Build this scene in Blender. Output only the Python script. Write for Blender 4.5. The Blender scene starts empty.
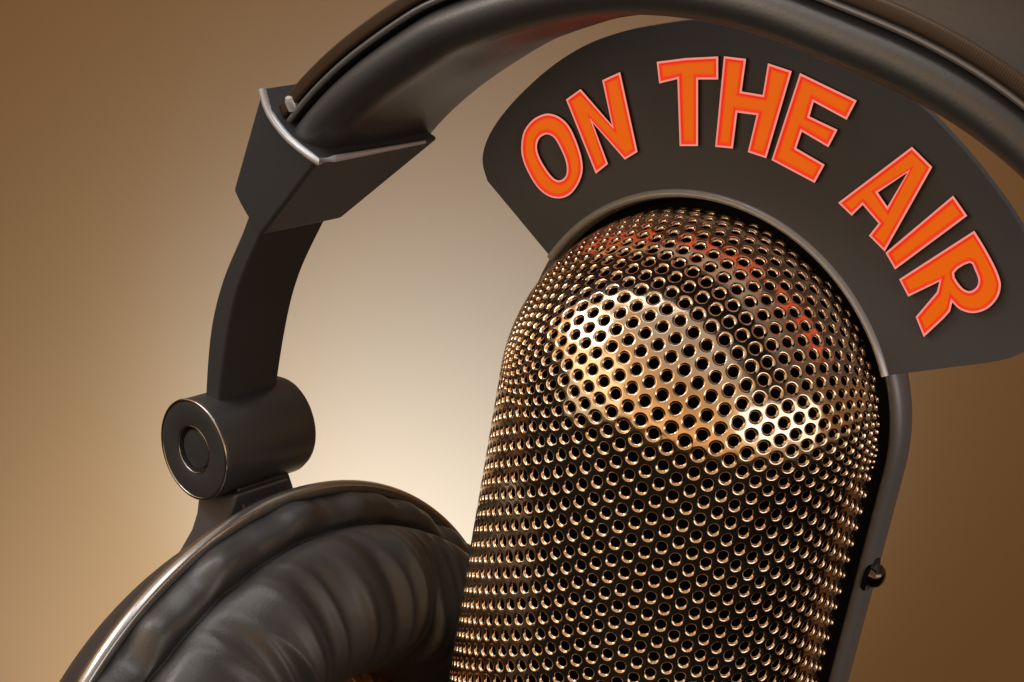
import bpy, bmesh, math, random
import numpy as np
from mathutils import Vector, Matrix, noise
from mathutils.geometry import tessellate_polygon

random.seed(4)
sc = bpy.context.scene
sc.unit_settings.scale_length = 0.016        # one unit is about 1.6 cm
col = sc.collection
V = Vector
R = math.radians

# ------------------------------------------------------------------ camera
FPX, D = 2000.0, 20.0
cam_d = bpy.data.cameras.new("camera"); cam = bpy.data.objects.new("camera", cam_d); col.objects.link(cam)
cam.location = (0, -D, 0); cam.rotation_euler = (R(90), 0, 0)
cam_d.sensor_width = 36; cam_d.lens = FPX * 36 / 1024; cam_d.clip_end = 500; cam_d.clip_start = 0.1
sc.camera = cam

def unproject(px, py, origin, normal, off=0.0):
    """measure a point of the photo on a real plane of the scene"""
    d = V(((px - 512) / FPX, 1, (341 - py) / FPX)); o = V((0, -D, 0))
    t = ((origin - o).dot(normal) + off) / d.dot(normal)
    return o + d * t

# ------------------------------------------------------------------ materials
def mat(name, base, rough=0.5, metal=0.0, **k):
    m = bpy.data.materials.new(name); m.use_nodes = True
    b = m.node_tree.nodes['Principled BSDF']
    b.inputs['Base Color'].default_value = (*base, 1)
    b.inputs['Roughness'].default_value = rough
    b.inputs['Metallic'].default_value = metal
    for a, v in k.items():
        b.inputs[a].default_value = v
    return m, m.node_tree, b

def add_noise_bump(nt, b, scale, strength, dist=0.02, detail=4, rough_var=None):
    N = nt.nodes.new; L = nt.links.new
    tc = N('ShaderNodeTexCoord')
    n = N('ShaderNodeTexNoise'); n.inputs['Scale'].default_value = scale; n.inputs['Detail'].default_value = detail
    L(tc.outputs['Object'], n.inputs['Vector'])
    bp = N('ShaderNodeBump'); bp.inputs['Strength'].default_value = strength; bp.inputs['Distance'].default_value = dist
    L(n.outputs['Fac'], bp.inputs['Height']); L(bp.outputs['Normal'], b.inputs['Normal'])
    if rough_var:
        n2 = N('ShaderNodeTexNoise'); n2.inputs['Scale'].default_value = scale * .15
        L(tc.outputs['Object'], n2.inputs['Vector'])
        mr = N('ShaderNodeMapRange'); mr.inputs['To Min'].default_value = rough_var[0]; mr.inputs['To Max'].default_value = rough_var[1]
        L(n2.outputs['Fac'], mr.inputs['Value']); L(mr.outputs['Result'], b.inputs['Roughness'])

M = {}
m, nt, b = mat('satin_black_plastic', (.052, .055, .064), .33, .15, **{'Specular IOR Level': .9}); add_noise_bump(nt, b, 40, .12, .01, 3, (.32, .46)); M['plastic'] = m
m, nt, b = mat('matte_black_plastic', (.050, .053, .060), .48, 0, **{'Specular IOR Level': .22}); add_noise_bump(nt, b, 40, .12, .01, 3); M['matte'] = m
m, nt, b = mat('black_leatherette', (.042, .044, .050), .40, 0, **{'Specular IOR Level': .9}); add_noise_bump(nt, b, 26, .25, .012, 6, (.36, .5)); M['leather'] = m
m, nt, b = mat('soft_black_padding', (.032, .034, .040), .42, 0, **{'Specular IOR Level': 1.0}); add_noise_bump(nt, b, 30, .2, .01, 5); M['pad'] = m
m, nt, b = mat('grey_coated_metal', (.108, .118, .145), .45, .0); add_noise_bump(nt, b, 60, .06, .005, 3, (.36, .5)); M['sign'] = m
m, nt, b = mat('grey_frame_metal', (.21, .215, .24), .4, .4); M['frame'] = m
m, nt, b = mat('polished_lip', (.56, .60, .68), .28, .3); M['lip'] = m
m, nt, b = mat('black_lining', (.004, .004, .004), .9); b.inputs['Specular IOR Level'].default_value = .1; M['lining'] = m
m, nt, b = mat('dark_screw', (.12, .10, .09), .12, 1.0); M['screw'] = m
m, nt, b = mat('copper_mesh', (.85, .45, .22), .3, .8); add_noise_bump(nt, b, 7, .8, .12, 4); M['copper'] = m
m, nt, b = mat('glossy_rim', (.5, .49, .49), .25, .9); M['rim'] = m

m, nt, b = mat('glint_ring_metal', (.42, .41, .42), .22, 1.0); M['ring'] = m  # metal of the added highlight rings on the hinge
# perforated metal: warm nickel with slight tarnish
m, nt, b = mat('perforated_metal', (.95, .6, .35), .13, 1.0)
N = nt.nodes.new; L = nt.links.new
tc = N('ShaderNodeTexCoord'); n = N('ShaderNodeTexNoise'); n.inputs['Scale'].default_value = 1.7; n.inputs['Detail'].default_value = 5
L(tc.outputs['Object'], n.inputs['Vector'])
cr = N('ShaderNodeValToRGB'); cr.color_ramp.elements[0].position = .35; cr.color_ramp.elements[1].position = .68
cr.color_ramp.elements[0].color = (.76, .56, .39, 1); cr.color_ramp.elements[1].color = (.90, .73, .56, 1)
L(n.outputs['Fac'], cr.inputs['Fac']); L(cr.outputs['Color'], b.inputs['Base Color'])
mr = N('ShaderNodeMapRange'); mr.inputs['To Min'].default_value = .09; mr.inputs['To Max'].default_value = .2
L(n.outputs['Fac'], mr.inputs['Value']); L(mr.outputs['Result'], b.inputs['Roughness'])
n3 = N('ShaderNodeTexNoise'); n3.inputs['Scale'].default_value = 6.0; n3.inputs['Detail'].default_value = 2
L(tc.outputs['Object'], n3.inputs['Vector'])
bp = N('ShaderNodeBump'); bp.inputs['Strength'].default_value = .12; bp.inputs['Distance'].default_value = .03
L(n3.outputs['Fac'], bp.inputs['Height']); L(bp.outputs['Normal'], b.inputs['Normal'])
M['mesh'] = m

# ribbed edging strip: cross ribs along the length (u in the UV map)
m, nt, b = mat('ribbed_edging', (.06, .036, .022), .36, .1)
N = nt.nodes.new; L = nt.links.new
uv = N('ShaderNodeUVMap'); wv = N('ShaderNodeTexWave'); wv.inputs['Scale'].default_value = 14.0
L(uv.outputs['UV'], wv.inputs['Vector'])
bp = N('ShaderNodeBump'); bp.inputs['Strength'].default_value = .1; bp.inputs['Distance'].default_value = .01
L(wv.outputs['Fac'], bp.inputs['Height']); L(bp.outputs['Normal'], b.inputs['Normal'])
M['ribbed'] = m

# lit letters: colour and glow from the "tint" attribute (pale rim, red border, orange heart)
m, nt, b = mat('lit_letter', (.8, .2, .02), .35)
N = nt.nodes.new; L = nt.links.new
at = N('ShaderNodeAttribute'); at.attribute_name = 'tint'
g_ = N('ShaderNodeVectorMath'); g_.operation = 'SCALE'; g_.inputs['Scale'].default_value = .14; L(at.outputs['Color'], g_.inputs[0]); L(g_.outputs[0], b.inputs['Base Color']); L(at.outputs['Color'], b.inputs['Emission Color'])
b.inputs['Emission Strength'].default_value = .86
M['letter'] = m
m, nt, b = mat('letter_side', (.05, .012, .008), .4); M['letter_side'] = m
m, nt, b = mat('letter_edge', (.85, .42, .34), .35); b.inputs['Emission Color'].default_value = (.9, .3, .2, 1); b.inputs['Emission Strength'].default_value = .25; M['letter_edge'] = m

# backdrop paper
m, nt, b = mat('backdrop_paper', (.225, .120, .040), .9)
add_noise_bump(nt, b, 3, .05, .01, 3)
M['paper'] = m

# ------------------------------------------------------------------ object helpers
def link(name, verts, faces, material, parent=None, smooth=True, angle=40):
    me = bpy.data.meshes.new(name); me.from_pydata([tuple(v) for v in verts], [], faces)
    mats = material if isinstance(material, (list, tuple)) else [material]
    for x in mats: me.materials.append(x)
    bm = bmesh.new(); bm.from_mesh(me); bmesh.ops.remove_doubles(bm, verts=bm.verts, dist=1e-5)
    bmesh.ops.recalc_face_normals(bm, faces=bm.faces); bm.to_mesh(me); bm.free()
    if smooth:
        me.polygons.foreach_set('use_smooth', [True] * len(me.polygons))
        if angle: me.set_sharp_from_angle(angle=R(angle))
    o = bpy.data.objects.new(name, me); col.objects.link(o)
    if parent is not None:
        o.parent = parent; o.matrix_parent_inverse = parent.matrix_world.inverted()
    return o

def bevel(o, width, seg=3, angle=35):
    md = o.modifiers.new('bevel', 'BEVEL'); md.width = width; md.segments = seg; md.limit_method = 'ANGLE'; md.angle_limit = R(angle)
    md.harden_normals = True
    return o

def empty(name, loc, label, cat):
    o = bpy.data.objects.new(name, None); o.location = loc; col.objects.link(o)
    o['label'] = label; o['category'] = cat; o.empty_display_size = .2
    bpy.context.view_layer.update()
    return o

def catmull(pts, n, closed=False):
    out = []; m_ = len(pts); P = lambda i: pts[i % m_] if closed else pts[max(0, min(m_ - 1, i))]
    for i in range(m_ if closed else m_ - 1):
        a, b_, c, d = P(i - 1), P(i), P(i + 1), P(i + 2)
        for k in range(n):
            t = k / n
            out.append(tuple(.5 * ((2 * b_[q]) + (-a[q] + c[q]) * t + (2 * a[q] - 5 * b_[q] + 4 * c[q] - d[q]) * t * t + (-a[q] + 3 * b_[q] - 3 * c[q] + d[q]) * t ** 3) for q in range(len(b_))))
    if not closed: out.append(tuple(pts[-1]))
    return out

def lathe(profile, c, axis, n=96, ref=V((0, 0, 1)), disp=None):
    """profile of (radius, height along axis)"""
    axis = axis.normalized(); e1 = (ref - axis * ref.dot(axis)).normalized(); e2 = axis.cross(e1)
    vs, fs = [], []
    for i in range(n):
        a = 2 * math.pi * i / n
        for j, (r, h) in enumerate(profile):
            if disp: r, h = disp(a, j, r, h)
            vs.append(c + e1 * (r * math.cos(a)) + e2 * (r * math.sin(a)) + axis * h)
    m_ = len(profile)
    for i in range(n):
        k = (i + 1) % n
        for j in range(m_ - 1):
            fs.append((i * m_ + j, k * m_ + j, k * m_ + j + 1, i * m_ + j + 1))
    return vs, fs

def sweep(frames, section, closed_sec=True, caps=True):
    vs, fs = [], []; m_ = len(section)
    for fi, (p, u, v) in enumerate(frames):
        for (a, b_) in section: vs.append(p + u * a + v * b_)
    n = len(frames)
    for i in range(n - 1):
        for j in range(m_ if closed_sec else m_ - 1):
            k = (j + 1) % m_
            fs.append((i * m_ + j, i * m_ + k, (i + 1) * m_ + k, (i + 1) * m_ + j))
    if caps and closed_sec:
        fs.append(tuple(range(m_))); fs.append(tuple((n - 1) * m_ + j for j in range(m_)))
    return vs, fs

# ================================================================== MICROPHONE
C = V((1.81, 0, -.59)); RAD = 1.95
Zm = V((.154, -.407, .900)).normalized()
F0 = V((0, -1, 0)); F0 = (F0 - Zm * F0.dot(Zm)).normalized()
S0 = Zm.cross(F0)
def turned(deg):
    a = R(deg); f = F0 * math.cos(a) - S0 * math.sin(a); return f.normalized(), Zm.cross(f).normalized()
Fm, Sm = turned(30)          # the way the microphone faces
Fg, Sg = turned(8)           # where the perforation pattern starts
LEN = 4.6
mic = empty('microphone', C - Zm * LEN, 'vintage capsule microphone in perforated copper metal carrying a curved ON THE AIR sign', 'microphone')

def surf(a, b_):
    """strip coordinates -> point and normal on the capsule (Cassini-like unrolling)"""
    th = np.clip(a / RAD, -math.pi / 2, math.pi / 2)
    be = b_ / RAD
    f, s, z = np.array(Fg), np.array(Sg), np.array(Zm); c = np.array(C)
    nS = np.sin(th); cs = np.cos(th)
    bec = np.clip(be, 0, math.pi)
    n_ = nS[:, None] * s + (cs * np.cos(bec))[:, None] * f + (cs * np.sin(bec))[:, None] * z
    dz = np.where(be < 0, b_, np.where(be > math.pi, math.pi * RAD - b_, 0.))
    p = c + n_ * RAD + dz[:, None] * z
    return p, n_

NC = 42
cw = math.pi * RAD / NC; pitch = .182
NV = 18; per = NV // 6
ang = np.arange(NV) * 2 * math.pi / NV
corners = [(2 * cw / 3, 0), (cw / 3, pitch / 2), (-cw / 3, pitch / 2), (-2 * cw / 3, 0), (-cw / 3, -pitch / 2), (cw / 3, -pitch / 2)]
cell = []
for k in range(6):
    x0, y0 = corners[k]; x1, y1 = corners[(k + 1) % 6]
    for q in range(per): cell.append((x0 + (x1 - x0) * q / per, y0 + (y1 - y0) * q / per))
cell = np.array(cell); circ = np.stack([np.cos(ang), np.sin(ang)], 1)
r_o, bw = .081, .035
rings = [(None, 0, 0)]
for t in (0, 22, 45, 68, 90):
    rings.append((r_o - bw * math.sin(R(t)), bw * (1 - math.cos(R(t))), R(t)))
rings.append((r_o - bw, bw + .012, R(90))); rings.append((r_o - bw, .095, R(90)))
NRr = len(rings)
cen = []
for i in range(NC):
    a = (i + .5) * cw - math.pi * RAD / 2
    for j in range(-int(LEN / pitch), int((math.pi * RAD + LEN) / pitch) + 1):
        bb = (j + .5 * (i % 2)) * pitch
        if 0 < bb < math.pi * RAD and abs(a) / RAD > R(86.5): continue
        cen.append((a, bb))
cen = np.array(cen); nc = len(cen)
allv = np.zeros((nc, NRr, NV, 3)); alln = np.zeros((nc, NRr, NV, 3))
for k, (r, dep, t) in enumerate(rings):
    off = cell if r is None else circ * r
    A = (cen[:, None, 0] + off[None, :, 0]).ravel(); B = (cen[:, None, 1] + off[None, :, 1]).ravel()
    p, n_ = surf(A, B)
    if t > 0:   # direction towards the hole centre
        eps = .004
        p2, _ = surf(A - np.tile(circ[:, 0], nc) * eps, B - np.tile(circ[:, 1], nc) * eps)
        dvec = p2 - p; dvec /= np.maximum(np.linalg.norm(dvec, axis=1), 1e-9)[:, None]
        nn = n_ * math.cos(t) + dvec * math.sin(t)
    else: nn = n_
    allv[:, k] = (p - n_ * dep).reshape(nc, NV, 3); alln[:, k] = nn.reshape(nc, NV, 3)
base = (np.arange(nc) * NRr * NV)[:, None, None]
kk = np.arange(NRr - 1)[None, :, None] * NV; jj = np.arange(NV)[None, None, :]; j2 = (jj + 1) % NV
quads = np.stack([base + kk + jj, base + kk + j2, base + kk + NV + j2, base + kk + NV + jj], -1).reshape(-1, 4)
me = bpy.data.meshes.new('grille')
me.vertices.add(nc * NRr * NV); me.vertices.foreach_set('co', allv.ravel())
me.loops.add(quads.size); me.loops.foreach_set('vertex_index', quads.ravel().astype(np.int32))
me.polygons.add(len(quads)); me.polygons.foreach_set('loop_start', np.arange(0, quads.size, 4, dtype=np.int32))
me.update(calc_edges=True); me.validate()
me.polygons.foreach_set('use_smooth', np.ones(len(me.polygons), bool))
nn = alln.reshape(-1, 3); nn /= np.maximum(np.linalg.norm(nn, axis=1), 1e-9)[:, None]
if len(me.vertices) == len(nn): me.normals_split_custom_set_from_vertices(nn.tolist())
me.materials.append(M['mesh']); me.materials.append(M['lining'])
mi = np.zeros((nc, NRr - 1, NV), np.int32); mi[:, -1] = 1  # deepest hole walls coloured black, shade put into the material
if len(me.polygons) == mi.size: me.polygons.foreach_set('material_index', mi.ravel())
grille = bpy.data.objects.new('grille', me); col.objects.link(grille); grille.parent = mic; grille.matrix_parent_inverse = mic.matrix_world.inverted()

# black lining behind the holes
prof = [(0, RAD - .13)] + [((RAD - .13) * math.sin(R(t)), (RAD - .13) * math.cos(R(t))) for t in range(6, 91, 6)] + [(RAD - .13, -LEN), (0, -LEN)]
vs, fs = lathe(prof, C, Zm, 64); link('acoustic_lining', vs, fs, M['lining'], mic)
# lower collar
prof = [(0, -LEN - .5), (1.55, -LEN - .5), (1.9, -LEN - .35), (2.02, -LEN - .1), (2.02, -LEN + .12), (RAD - .1, -LEN + .12)]
vs, fs = lathe(prof, C, Zm, 96); bevel(link('base_collar', vs, fs, M['plastic'], mic), .03)
vs, fs = lathe([(0, -LEN - 2.2), (.4, -LEN - 2.2), (.4, -LEN - .45), (0, -LEN - .45)], C, Zm, 40); link('stand_stem', vs, fs, M['plastic'], mic)

# frame: arch around the capsule with two straight legs
d_ring = .30
RC = C - Fm * d_ring
R_in, R_out, hw = 2.03, 2.15, .16
def arch_frames(z0=-LEN + .1):
    fr = []
    for s in range(10): fr.append((RC + Sm * 0 + Zm * (z0 + (0 - z0) * s / 10), 1))
    out = []
    for s in range(12): out.append((RC + Zm * (z0 * (1 - s / 12)), Sm, Fm))
    for s in range(0, 73): 
        a = R(180 * s / 72); out.append((RC, Sm * math.cos(a) + Zm * math.sin(a), Fm))
    for s in range(1, 13): out.append((RC + Zm * (z0 * s / 12), -Sm, Fm))
    return out
sec = [(R_in, -hw), (R_in + .02, -hw - .02), (R_out - .03, -hw - .02), (R_out, -hw + .03), (R_out, hw - .05), (R_out - .05, hw), (R_in + .03, hw), (R_in, hw - .03)]
vs, fs = sweep(arch_frames(), sec); link('frame', vs, fs, M['frame'], mic, True, 50)
# black strip standing in for the shade in the gap between frame and grille
sec = [(RAD - .1, -hw + .02), (R_in + .01, -hw + .02), (R_in + .01, hw - .03), (RAD - .1, hw - .03)]
vs, fs = sweep(arch_frames(), sec); link('gap_shade', vs, fs, M['lining'], mic)

# screw on the right leg
Ps = unproject(877, 577, RC + Sm * (R_out + .02), (Sm + V((0, -1, 0))).normalized())
zz = (Ps - RC).dot(Zm)
Ps = RC + Sm * (R_out - .01) + Zm * (zz - .15) + Fm * .02
prof = [(0, .14), (.05, .135), (.09, .115), (.12, .07), (.13, .02), (.13, -.03), (0, -.03)]
vs, fs = lathe(prof, Ps, Sm, 40); sc_o = link('screw', vs, fs, M['screw'], mic)
vs, fs = lathe([(0, .01), (.18, .01), (.18, -.02), (0, -.02)], Ps, Sm, 40); link('washer', vs, fs, M['lining'], mic)

# ------------------------------------------------------------------ sign
sgo = RC + Fm * (hw + .045)         # sign plate lies on the front of the frame
def s2(px, py, lift=0.0):
    P = unproject(px, py, sgo + Fm * lift, Fm); q = P - sgo; return (q.dot(Sm), q.dot(Zm))
def s3(a, b_, lift): return sgo + Sm * a + Zm * b_ + Fm * lift

def plate(name, outline, holes, z0, z1, material, parent, bev=0.0):
    """extruded polygon with holes in sign coordinates"""
    loops = [outline] + holes
    vs, fs = [], []
    flat = [V((x, y, 0)) for lp in loops for (x, y) in lp]
    tris = tessellate_polygon([[V((x, y, 0)) for x, y in lp] for lp in loops])
    n = len(flat)
    for p in flat: vs.append(s3(p.x, p.y, z1))
    for p in flat: vs.append(s3(p.x, p.y, z0))
    for t in tris: fs.append(tuple(t)); fs.append(tuple(i + n for i in reversed(t)))
    k = 0
    for lp in loops:
        m_ = len(lp)
        for i in range(m_):
            j = (i + 1) % m_; fs.append((k + i, k + j, n + k + j, n + k + i))
        k += m_
    return link(name, vs, fs, material, parent, False)

top = [(554, 257), (530, 230), (507, 205), (490, 180), (485, 158), (493, 132), (515, 102), (550, 69), (585, 46), (621, 32), (659, 24), (705, 19), (770, 26), (850, 56), (915, 98), (956, 138), (989, 177), (1018, 218), (1040, 262), (1047, 305), (1038, 340), (1010, 357), (960, 365), (905, 372)]
outer2 = [s2(*p) for p in catmull(top[3:23], 5)]
outer2 = [s2(*top[0])] + outer2 + [s2(*top[-1])]
# inner edge: a circle concentric with the frame, measured from the photograph
lip_px = [(600, 216), (640, 197), (690, 187), (740, 196), (790, 222), (830, 256), (860, 300), (880, 345)]
LR = sum(math.hypot(*s2(*p)) for p in lip_px) / len(lip_px)
print('lip radii', [round(math.hypot(*s2(*p)), 2) for p in lip_px], LR)
a0 = math.atan2(outer2[-1][1], outer2[-1][0]); a1 = math.atan2(outer2[0][1], outer2[0][0])
inner = [(LR * math.cos(a0 + (a1 - a0) * k / 60), LR * math.sin(a0 + (a1 - a0) * k / 60)) for k in range(61)]
def clean(lp, d=.01):
    o = []
    for p in lp:
        if not o or math.hypot(p[0] - o[-1][0], p[1] - o[-1][1]) > d: o.append(p)
    return o
sign_outline = clean(outer2 + inner)
sign = plate('sign_plate', sign_outline, [], -.04, .05, M['sign'], mic)
bevel(sign, .02, 3, 40)
# raised polished lip along the inner edge
fr = []
for k in range(0, 81):
    a = a0 - .0 + (a1 - a0) * k / 80
    fr.append((sgo + Fm * .02, Sm * math.cos(a) + Zm * math.sin(a), Fm))
sec = [(LR - .035 + .045 * math.cos(R(t)), .0 + .075 * math.sin(R(t))) for t in range(0, 360, 30)]
vs, fs = sweep(fr, sec); link('sign_lip', vs, fs, M['lip'], sign)

# letters (outlines in photo pixels, measured on the sign's plane)
def cr_(pts, s, ox, oy): return [(ox + x / s, oy + y / s) for x, y in pts]
LET = []
LET.append(('O', catmull(cr_([(235, 85), (300, 105), (360, 160), (405, 250), (440, 360), (445, 450), (415, 530), (365, 590), (300, 612), (230, 595), (165, 540), (105, 440), (72, 350), (68, 270), (85, 190), (130, 130), (180, 98)], 6.2, 510, 100), 3, True),
            [catmull(cr_([(235, 215), (275, 240), (310, 300), (340, 370), (350, 430), (340, 475), (305, 500), (265, 485), (220, 430), (180, 360), (163, 300), (172, 250), (200, 222)], 6.2, 510, 100), 3, True)]))
LET.append(('N', cr_([(65, 215), (155, 150), (352, 378), (290, 95), (400, 45), (508, 540), (430, 588), (225, 350), (325, 615), (250, 675)], 6.2, 555, 65), []))
LET.append(('T', cr_([(70, 105), (250, 82), (450, 72), (450, 215), (325, 215), (325, 628), (212, 628), (198, 212), (85, 240)], 6.2, 645, 45), []))
LET.append(('H', cr_([(105, 65), (230, 80), (205, 265), (325, 285), (355, 105), (490, 150), (345, 645), (240, 610), (290, 400), (180, 385), (155, 590), (55, 580)], 5.683, 705, 45), []))
LET.append(('E', cr_([(215, 45), (525, 195), (470, 300), (290, 203), (267, 282), (420, 355), (370, 450), (225, 365), (195, 455), (350, 545), (295, 645), (60, 520)], 5.456, 760, 65), []))
LET.append(('A', cr_([(435, 40), (550, 155), (280, 635), (190, 545), (245, 475), (155, 370), (92, 432), (15, 358)], 5.683, 835, 140), [cr_([(410, 185), (295, 380), (240, 300)], 5.683, 835, 140)]))
LET.append(('I', cr_([(470, 90), (550, 205), (140, 510), (85, 415)], 5.683, 870, 180), []))
rb = catmull([(430, 60), (480, 140), (535, 240), (565, 310), (575, 365), (555, 430), (500, 487), (425, 510), (355, 492), (310, 450)], 3)
LET.append(('R', cr_(rb + [(298, 500), (262, 540), (155, 640), (110, 530), (225, 395), (240, 337), (70, 420), (20, 325)], 5.456, 895, 220), [cr_(catmull([(405, 235), (435, 280), (452, 330), (440, 370), (400, 390), (355, 362), (320, 290)], 3, True), 5.456, 895, 220)]))

def area2(p): return sum(p[i][0] * p[(i + 1) % len(p)][1] - p[(i + 1) % len(p)][0] * p[i][1] for i in range(len(p)))
def inset(p, d):
    """move a CCW loop inwards (CW hole: into the letter) by d with clamped mitres"""
    o = []; n = len(p)
    for i in range(n):
        a, b_, c = V(p[i - 1]), V(p[i]), V(p[(i + 1) % n])
        e1 = (b_ - a).normalized(); e2 = (c - b_).normalized()
        n1 = V((-e1.y, e1.x)); n2 = V((-e2.y, e2.x)); mdir = n1 + n2
        if mdir.length < 1e-6: mdir = n1
        mdir.normalize(); k = d / max(.5, mdir.dot(n1)); q = b_ + mdir * k; o.append((q.x, q.y))
    return o
H_L = .05
def make_letter(ch, outl, holes):
    T = .055                                         # height of the letter above the plate
    lp = [[s2(x, y, H_L + T) for x, y in outl]] + [[s2(x, y, H_L + T) for x, y in h] for h in holes]
    if area2(lp[0]) < 0: lp[0].reverse()
    for h in lp[1:]:
        if area2(h) > 0: h.reverse()
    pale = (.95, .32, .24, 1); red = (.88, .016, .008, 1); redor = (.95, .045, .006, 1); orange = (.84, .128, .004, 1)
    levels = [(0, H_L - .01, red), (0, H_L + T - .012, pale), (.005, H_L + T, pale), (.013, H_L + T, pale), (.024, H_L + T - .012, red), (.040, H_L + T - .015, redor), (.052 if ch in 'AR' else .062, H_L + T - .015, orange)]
    vs, fs, cols = [], [], []; idx = []
    for (d, z, c_) in levels:
        row = []
        for h in lp:
            q = inset(h, d) if d else h
            row.append(list(range(len(vs), len(vs) + len(q))))
            for x, y in q: vs.append(s3(x, y, z)); cols.append(c_)
        idx.append(row)
    nside = 0
    for k in range(len(levels) - 1):
        for li in range(len(lp)):
            A_, B_ = idx[k][li], idx[k + 1][li]; m_ = len(A_)
            for i in range(m_):
                j = (i + 1) % m_; fs.append((A_[i], A_[j], B_[j], B_[i]))
                if k == 0: nside += 1
        if k == 0: first = nside
    last = idx[-1]
    coords = [[V(((vs[i] - sgo).dot(Sm), (vs[i] - sgo).dot(Zm), 0)) for i in lpz] for lpz in last]
    flat = [i for lpz in last for i in lpz]
    for t in tessellate_polygon(coords): fs.append(tuple(flat[i] for i in t))
    me = bpy.data.meshes.new('letter'); me.from_pydata([tuple(v) for v in vs], [], fs)
    me.materials.append(M['letter']); me.materials.append(M['letter_side'])
    ca = me.color_attributes.new('tint', 'FLOAT_COLOR', 'POINT')
    ca.data.foreach_set('color', [x for c_ in cols for x in c_])
    for i, p in enumerate(me.polygons):
        if i < first: p.material_index = 1
    bm = bmesh.new(); bm.from_mesh(me); bmesh.ops.recalc_face_normals(bm, faces=bm.faces); bm.to_mesh(me); bm.free()
    o = bpy.data.objects.new('letter', me); col.objects.link(o); o.parent = sign; o.matrix_parent_inverse = sign.matrix_world.inverted()
    o['label'] = 'orange raised letter %s with a pale rim and red border' % ch
    return o
sign.parent_type
for L_ in LET: make_letter(*L_)

# ================================================================== HEADPHONES
W = V((.68, .70, .20)).normalized()
P0 = V(((193 - 512) / FPX * (D + 2.2), 2.2, (341 - 450) / FPX * (D + 2.2)))   # centre of the hinge's near face
hp = empty('headphones', P0 - V((0, 0, 6)), 'black padded studio headphones hanging over and behind the microphone, one ear cup in view', 'headphones')
def U(px, py, off=0.0): return unproject(px, py, P0, W, off)

# headband path: outer near corner of the padding
hb = [(270, 150), (299, 110), (326, 81), (357, 54), (404, 21), (440, 2), (530, -28), (630, -40), (740, -25), (840, 12), (920, 46), (1000, 94), (1075, 160), (1130, 240), (1165, 340), (1180, 450)]
path = [U(x, y) for x, y in catmull(hb, 8)]
# smooth the path in 3-D
for it in range(12):
    path = [path[0]] + [(path[i - 1] + path[i] * 2 + path[i + 1]) / 4 for i in range(1, len(path) - 1)] + [path[-1]]
cen_h = U(640, 420)
frames = []
for i, p in enumerate(path):
    t = (path[min(i + 1, len(path) - 1)] - path[max(i - 1, 0)]).normalized()
    inn = W.cross(t); 
    if inn.dot(cen_h - p) < 0: inn = -inn
    frames.append((p, inn.normalized(), W))
def rrect(x0, x1, y0, y1, r, n=6, bulge=0.0):
    o = []
    for cx, cy, a0_ in ((x1 - r, y1 - r, 0), (x0 + r, y1 - r, 90), (x0 + r, y0 + r, 180), (x1 - r, y0 + r, 270)):
        for k in range(n + 1):
            a = R(a0_ + 90 * k / n); o.append((cx + r * math.cos(a), cy + r * math.sin(a)))
    return o
# padding: near side is a full roll, inner face almost flat
PW, PT = 1.75, .46
sec = [(0, .10), (.0, PW - .1), (.06, PW), (.3, PW), (.40, PW - .06), (PT - .01, PW - .2), (PT + .03, PW * .5), (PT, .34)]
for k in range(0, 9):
    a = R(90 - 22.5 * k + 0); sec.append((.23 + .23 * math.sin(a), .23 - .25 * math.cos(a) * 1.0)) if k < 1 else sec.append((.23 + .23 * math.cos(R(22.5 * k)), .23 - .27 * math.sin(R(22.5 * k))))
pad_sec = catmull(sec, 3, True)
vs, fs = sweep(frames, pad_sec); link('padding', vs, fs, M['pad'], hp, True, 60)
# shell strip on the outside, with ribbed edge
def uv_sweep(o, nsec):
    me = o.data; uvl = me.uv_layers.new(name='UVMap')
    return
def strip(name, i0, i1, j0, j1, r, material, n=4):
    sec = rrect(i0, i1, j0, j1, r, n)
    vs, fs = [], []; m_ = len(sec); arc = 0; arcs = []
    for fi, (p, u, v) in enumerate(frames):
        if fi: arc += (p - frames[fi - 1][0]).length
        arcs.append(arc)
        for (a, b_) in sec: vs.append(p + u * a + v * b_)
    for i in range(len(frames) - 1):
        for j in range(m_):
            k = (j + 1) % m_; fs.append((i * m_ + j, i * m_ + k, (i + 1) * m_ + k, (i + 1) * m_ + j))
    me = bpy.data.meshes.new(name); me.from_pydata([tuple(v) for v in vs], [], fs); me.materials.append(material)
    uvl = me.uv_layers.new(name='UVMap')
    for p in me.polygons:
        for li in p.loop_indices:
            vi = me.loops[li].vertex_index; uvl.data[li].uv = (arcs[vi // m_], (vi % m_) * .1)
    bm = bmesh.new(); bm.from_mesh(me); bmesh.ops.recalc_face_normals(bm, faces=bm.faces); bm.to_mesh(me); bm.free()
    me.polygons.foreach_set('use_smooth', [True] * len(me.polygons)); me.set_sharp_from_angle(angle=R(45))
    o = bpy.data.objects.new(name, me); col.objects.link(o); o.parent = hp; o.matrix_parent_inverse = hp.matrix_world.inverted()
    return o
strip('outer_band', -.19, -.07, .06, 1.75, .03, M['plastic'])
strip('edging', -.215, -.085, -.02, .055, .025, M['ribbed'])
strip('piping', -.065, -.005, .0, .10, .03, M['frame'])

# slider housing (box-like sleeve where the band enters)
def pt(px, py, off): return U(px, py, off)
def loft(rows, name, material, parent, bev=.04, seg=3, capt=True, sub=False):
    vs = [v for r_ in rows for v in r_]; m_ = len(rows[0]); fs = []
    for i in range(len(rows) - 1):
        for j in range(m_):
            k = (j + 1) % m_; fs.append((i * m_ + j, i * m_ + k, (i + 1) * m_ + k, (i + 1) * m_ + j))
    if capt: fs.append(tuple(reversed(range(m_)))); fs.append(tuple((len(rows) - 1) * m_ + j for j in range(m_)))
    o = link(name, vs, fs, material, parent, True, 30)
    if bev: bevel(o, bev, seg, 30)
    return o
o1 = -.12
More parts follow.
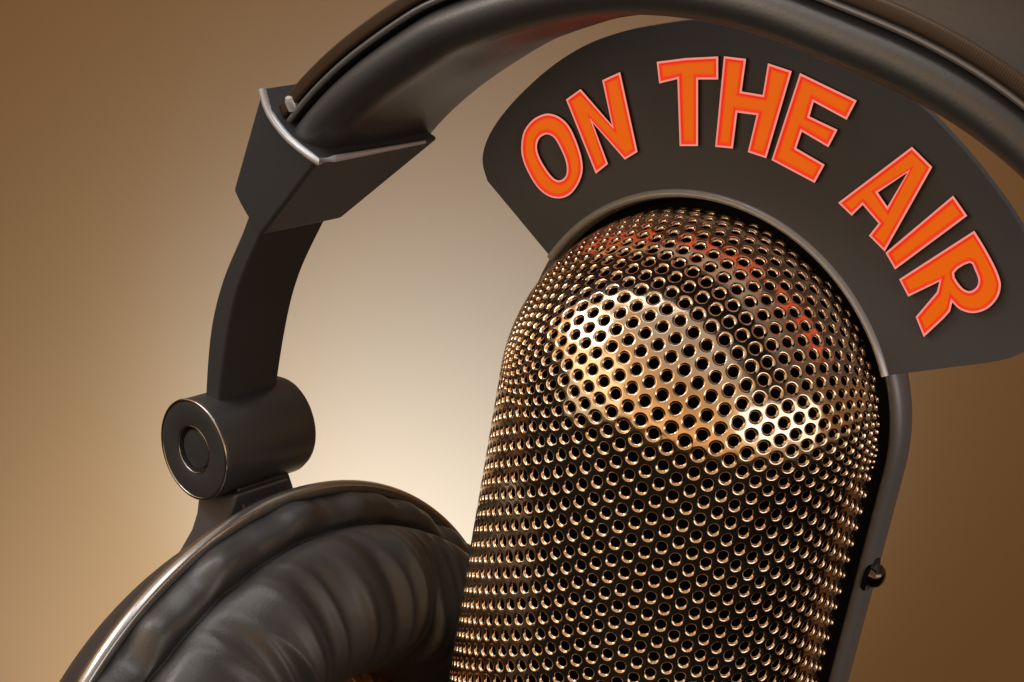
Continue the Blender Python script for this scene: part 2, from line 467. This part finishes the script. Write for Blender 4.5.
# near face polygon corners in the photo, rim curved
rowT = []; 
near_rim = catmull([(262, 87), (270, 112), (290, 138), (318, 160)], 3)
near_bot = catmull([(233, 190), (240, 205), (250, 222), (260, 236)], 3)
WT, WB = 1.68, 1.12
A_ = [U(x, y, o1) for x, y in near_rim]; B_ = [U(x, y, o1 + .12) for x, y in near_bot]
mid = [(238 + 0 * 0, 176)]
Afar = [p + W * WT for p in A_]; Bfar = [p + W * WB for p in B_]
n_r = len(A_)
def ring(a, b_): return list(a) + list(reversed(b_))
# widest just under the rim, then tapering to the arm
tmix = lambda a, b_, t: [p.lerp(q, t) for p, q in zip(a, b_)]
rows = [ring(A_, Afar), ring(tmix(A_, B_, .8), tmix(Afar, Bfar, .86)), ring(B_, Bfar)]
housing = loft(rows, 'slider_housing', M['matte'], hp, .04, 4)
def tube(pts, r, name, material, parent, n=10):
    vs, fs = [], []
    for i, p in enumerate(pts):
        t = (pts[min(i + 1, len(pts) - 1)] - pts[max(i - 1, 0)]).normalized(); u = t.orthogonal().normalized(); v = t.cross(u)
        rr = r if not callable(r) else r(i / (len(pts) - 1))
        if i == 0: u0 = u
        u = (u0 - t * u0.dot(t)).normalized(); v = t.cross(u)
        for k in range(n): vs.append(p + u * rr * math.cos(2 * math.pi * k / n) + v * rr * math.sin(2 * math.pi * k / n))
    for i in range(len(pts) - 1):
        for k in range(n): fs.append((i * n + k, i * n + (k + 1) % n, (i + 1) * n + (k + 1) % n, (i + 1) * n + k))
    return link(name, vs, fs, material, parent)
rim_pts = [p + V((0, 0, -.015)) for p in A_] + [A_[-1].lerp(Afar[-1], k / 8) + V((0, 0, -.015)) for k in range(1, 8)]
tube(rim_pts, lambda t: .042 if t < .5 else .042 - .03 * (t - .5) * 1.6, 'edge_highlight', M['lip'], housing)  # light tube added to imitate the highlight along the housing's edge
# bright rivet on the housing rim
pr = U(291, 100, .0); vs, fs = lathe([(0, .05), (.045, .04), (.065, 0), (.065, -.1), (0, -.1)], pr, V((-.3, -.5, .8)), 20); link('rivet', vs, fs, M['lip'], hp)

# arm
ao = .25
outer_px = catmull([(256, 190), (243, 229), (222, 280), (210, 330), (205, 394), (206, 430)], 6)
inner_px = catmull([(282, 190), (259, 238), (239, 285), (228, 330), (219, 396), (219, 430)], 6)
rows = []
for k, (a, b_) in enumerate(zip(outer_px, inner_px)):
    t = k / (len(outer_px) - 1); wd = .92 - .08 * t
    pa, pb = U(*a, ao), U(*b_, ao)
    rows.append([pa, pb, pb + W * wd, pa + W * wd])
loft(rows, 'arm', M['matte'], hp, .035, 3)

# hinge barrel
HR, HL = .575, 1.38
prof = [(0, .04), (.20, .04), (.215, .043), (.225, .055), (.23, .10), (.27, .10), (.272, .02), (.28, .006), (.295, .0), (HR - .05, 0), (HR - .035, .003), (HR - .02, .009), (HR - .008, .02), (HR, .038), (HR, .06), (HR, HL - .12), (HR - .03, HL - .05), (HR - .1, HL), (0, HL)]
vs, fs = lathe(prof, P0, W, 128); link('hinge', vs, fs, M['plastic'], hp, True, 24)

hinge = bpy.data.objects['hinge']
for rad_, mr_, h_ in ((HR - .012, .020, .016), (.272, .012, .016)):  # rings added only to give the hinge edges their highlight arcs
    vs, fs = lathe([(rad_ + mr_ * math.cos(R(t)), h_ + mr_ * math.sin(R(t))) for t in range(0, 361, 30)], P0, W, 128)
    link('hinge_glint_ring', vs, fs, M['ring'], hinge, True, 0)
# ear cup
n_c = V((.795, -.578, -.183)).normalized(); Cc = V((-2.611, 3.0, -5.663)); RR = 4.145
prof = [(RR - .14, .03), (RR - .10, .075), (RR - .02, .08), (RR + .01, .04), (RR + .01, -.03), (RR - .04, -.1), (RR - .2, -.1)]
cup = empty('x', (0, 0, 0), 'x', 'x'); bpy.data.objects.remove(cup)
prof_s = [(RR - .12, -.08), (RR - .26, -.2), (RR - .36, -.45), (RR - .52, -.75), (RR - .9, -1.15), (RR - 1.4, -1.5), (RR - 2.2, -1.85), (1.0, -1.95), (0, -1.96)]
vs, fs = lathe(catmull(prof_s, 4), Cc, n_c, 160); cup = link('ear_cup', vs, fs, M['plastic'], hp, True, 60)
vs, fs = lathe(catmull(prof, 4), Cc, n_c, 200); link('rim', vs, fs, M['rim'], cup, True, 60)

# cushion: thin gathered roll at the rim, crease, fat main roll, hole
prof_c = [(RR - .12, -.02), (RR - .11, .12), (RR - .12, .25), (RR - .19, .37), (RR - .30, .42), (RR - .42, .40),
          (RR - .38, .52), (RR - .38, .72), (RR - .52, .98), (RR - .80, 1.20), (RR - 1.15, 1.30), (RR - 1.5, 1.26), (RR - 1.85, 1.05), (RR - 2.05, .7), (RR - 2.1, .4), (RR - 2.0, .1)]
pc = catmull(prof_c, 6)
NJ = len(pc)
def cush(a, j, r, h):
    t = j / (NJ - 1)
    roll = t < .36
    p = V((math.cos(a) * 3, math.sin(a) * 3, 0))
    if roll:       # small gathers
        g = noise.noise(V((math.cos(a) * 10, math.sin(a) * 10, 1.3 + t))) 
        amp = math.sin(min(1, t / .33) * math.pi) * .12
        cre = max(0, 1 - abs(t - .33) / .06)
        return r + g * amp + cre * .0, h + g * amp * .5 + cre * .05 * noise.noise(p * 3)
    s_ = (t - .36) / .64
    amp = math.sin(min(1, s_ * 1.15) * math.pi) if s_ < .87 else 0
    # long radial folds, sheared a little as they go over the roll
    aa = a + .10 * math.sin(s_ * 3) 
    f1 = noise.noise(V((math.cos(aa) * 6.5, math.sin(aa) * 6.5, s_ * 1.3 + 5)))
    f2 = noise.noise(V((math.cos(aa) * 12, math.sin(aa) * 12, s_ * 1.6 + 9)))
    f3 = noise.noise(V((math.cos(a) * 3, math.sin(a) * 3, s_ * 2)))
    w_ = (.5 + .5 * math.sin(a * 1.0 + 1.0))
    dd = f1 * .19 + (abs(f2) - .2) * -.15 + f3 * .13
    return r + dd * amp * (.2 + .8 * s_), h + dd * amp
vs, fs = lathe(pc, Cc, n_c, 720, disp=cush)
cu = link('cushion', vs, fs, M['leather'], cup, True, 0)
# driver grille inside the cushion
vs, fs = lathe([(2.3, .2), (2.0, .5), (1.6, .78), (1.1, .98), (.5, 1.1), (0, 1.12)], Cc, n_c, 96); link('driver_grille', vs, fs, M['copper'], cup, True, 60)

# yoke foot: block under the hinge and flared stem running into the cup
dn = V((0.02, 0.0, -1)); dn = (dn - W * dn.dot(W)).normalized(); sd = W.cross(dn).normalized()
if sd.x < 0: sd = -sd
bc = P0 + dn * (HR - .1)
rows = []
for k, (dz, hw_) in enumerate([(0, .15), (.2, .15), (.42, .15)]):
    c_ = bc + dn * dz + sd * (.06 + .1 * k * .5)
    rows.append([c_ - sd * hw_ + W * .34, c_ + sd * hw_ + W * .34, c_ + sd * hw_ + W * 1.1, c_ - sd * hw_ + W * 1.1])
loft(rows, 'hinge_block', M['plastic'], hp, .03)
rows = []
st = [((197, 495), (236, 495)), ((195, 514), (231, 512)), ((190, 530), (222, 533)), ((178, 551), (200, 560)), ((158, 576), (176, 590)), ((135, 600), (150, 620)), ((118, 625), (135, 640))]
for k, (a, b_) in enumerate(st):
    pa, pb = U(*a, .2), U(*b_, .2)
    wd = .8
    rows.append([pa, pb, pb + W * wd, pa + W * wd])
loft(rows, 'yoke', M['frame'], hp, .05)

# ================================================================== BACKDROP
YB = 18.0
vs = []; fs = []; nx, nz = 24, 16
for j in range(nz + 1):
    for i in range(nx + 1): vs.append((-36 + 72 * i / nx, YB, -24 + 48 * j / nz))
for j in range(nz):
    for i in range(nx): a = j * (nx + 1) + i; fs.append((a, a + 1, a + nx + 2, a + nx + 1))
bd = link('backdrop', vs, fs, M['paper'], None); bd['kind'] = 'structure'

# ================================================================== LIGHT
# the studio around the camera: a pale warm ceiling and walls above a tilted horizon, a black floor below
w = bpy.data.worlds.new("World"); sc.world = w; w.use_nodes = True
nt = w.node_tree; N = nt.nodes.new; L = nt.links.new
bg = nt.nodes['Background']
tc = N('ShaderNodeTexCoord')
dp = N('ShaderNodeVectorMath'); dp.operation = 'DOT_PRODUCT'; dp.inputs[1].default_value = V((.244, -.434, .867)).normalized()
L(tc.outputs['Generated'], dp.inputs[0])
cr = N('ShaderNodeValToRGB'); L(dp.outputs['Value'], cr.inputs['Fac'])
e = cr.color_ramp.elements
e[0].position = .02; e[0].color = (.012, .011, .010, 1)
e[1].position = .05; e[1].color = (1.2, .66, .27, 1)
x = e.new(.45); x.color = (.66, .40, .19, 1)
x = e.new(.75); x.color = (.46, .40, .34, 1)
n = N('ShaderNodeTexNoise'); n.inputs['Scale'].default_value = 2.6; n.inputs['Detail'].default_value = 3
L(tc.outputs['Generated'], n.inputs['Vector'])
mr = N('ShaderNodeMapRange'); mr.inputs['From Min'].default_value = .3; mr.inputs['From Max'].default_value = .7; mr.inputs['To Min'].default_value = .72; mr.inputs['To Max'].default_value = 1.2
L(n.outputs['Fac'], mr.inputs['Value'])
mx = N('ShaderNodeVectorMath'); mx.operation = 'SCALE'; L(cr.outputs['Color'], mx.inputs[0]); L(mr.outputs['Result'], mx.inputs['Scale'])
sx = N('ShaderNodeSeparateXYZ'); L(tc.outputs['Generated'], sx.inputs[0])
m2 = N('ShaderNodeMapRange'); m2.inputs['From Min'].default_value = .1; m2.inputs['From Max'].default_value = .75; m2.inputs['To Min'].default_value = 1.0; m2.inputs['To Max'].default_value = .25
L(sx.outputs['X'], m2.inputs['Value'])
m3 = N('ShaderNodeVectorMath'); m3.operation = 'SCALE'; L(mx.outputs['Vector'], m3.inputs[0]); L(m2.outputs['Result'], m3.inputs['Scale'])
L(m3.outputs['Vector'], bg.inputs['Color']); bg.inputs['Strength'].default_value = 1.0

def area(name, loc, target, sx, sy, rad, color, roll=0.0, spread=180):
    l = bpy.data.lights.new(name, 'AREA'); l.shape = 'RECTANGLE'; l.size = sx; l.size_y = sy
    l.energy = rad * math.pi * sx * sy; l.color = color; l.spread = R(spread)
    o = bpy.data.objects.new(name, l); col.objects.link(o); o.location = loc
    d = (V(target) - V(loc)).normalized(); q = d.to_track_quat('-Z', 'Y'); o.rotation_euler = (q.to_matrix() @ Matrix.Rotation(roll, 3, 'Z')).to_euler()
    return o
def spot(name, loc, target, energy, color, angle, blend, size=.5):
    l = bpy.data.lights.new(name, 'SPOT'); l.energy = energy; l.color = color; l.spot_size = R(angle); l.spot_blend = blend; l.shadow_soft_size = size
    o = bpy.data.objects.new(name, l); col.objects.link(o); o.location = loc
    o.rotation_euler = (V(target) - V(loc)).to_track_quat('-Z', 'Y').to_euler(); return o

area('top_softbox', (-4, -5, 14), (0, 0, 0), 14, 6, 2.6, (1, .97, .94))
area('fill_right', (17, -16, -4.5), tuple(C), 20, 7, 2.0, (1, .96, .92))
area('fill_left', (-19, -11, 3), tuple(C), 14, 13, .8, (1, .86, .6))
area('rim_softbox', (-14, -3.5, 10.5), (-2, 0, 0), 8, 4, 8, (1, .97, .95))
# backdrop light pool
spot('backdrop_spot', (-2.0, 11.5, -5.6), (-1.3, YB, -2.2), 11000, (.39, .505, .63), 118, 1.0)
spot('backdrop_glow', (-2.0, 10.5, -6.0), (-1.0, YB, -2.5), 16500, (.13, .34, 1.02), 88, 1.0)
spot('backdrop_low_left', (-6.5, 11, -8.0), (-6.0, YB, -4.0), 8500, (.46, .56, .74), 140, 1.0)

sc.view_settings.view_transform = 'Standard'; sc.view_settings.look = 'None'; sc.view_settings.exposure = 0; sc.view_settings.gamma = 1
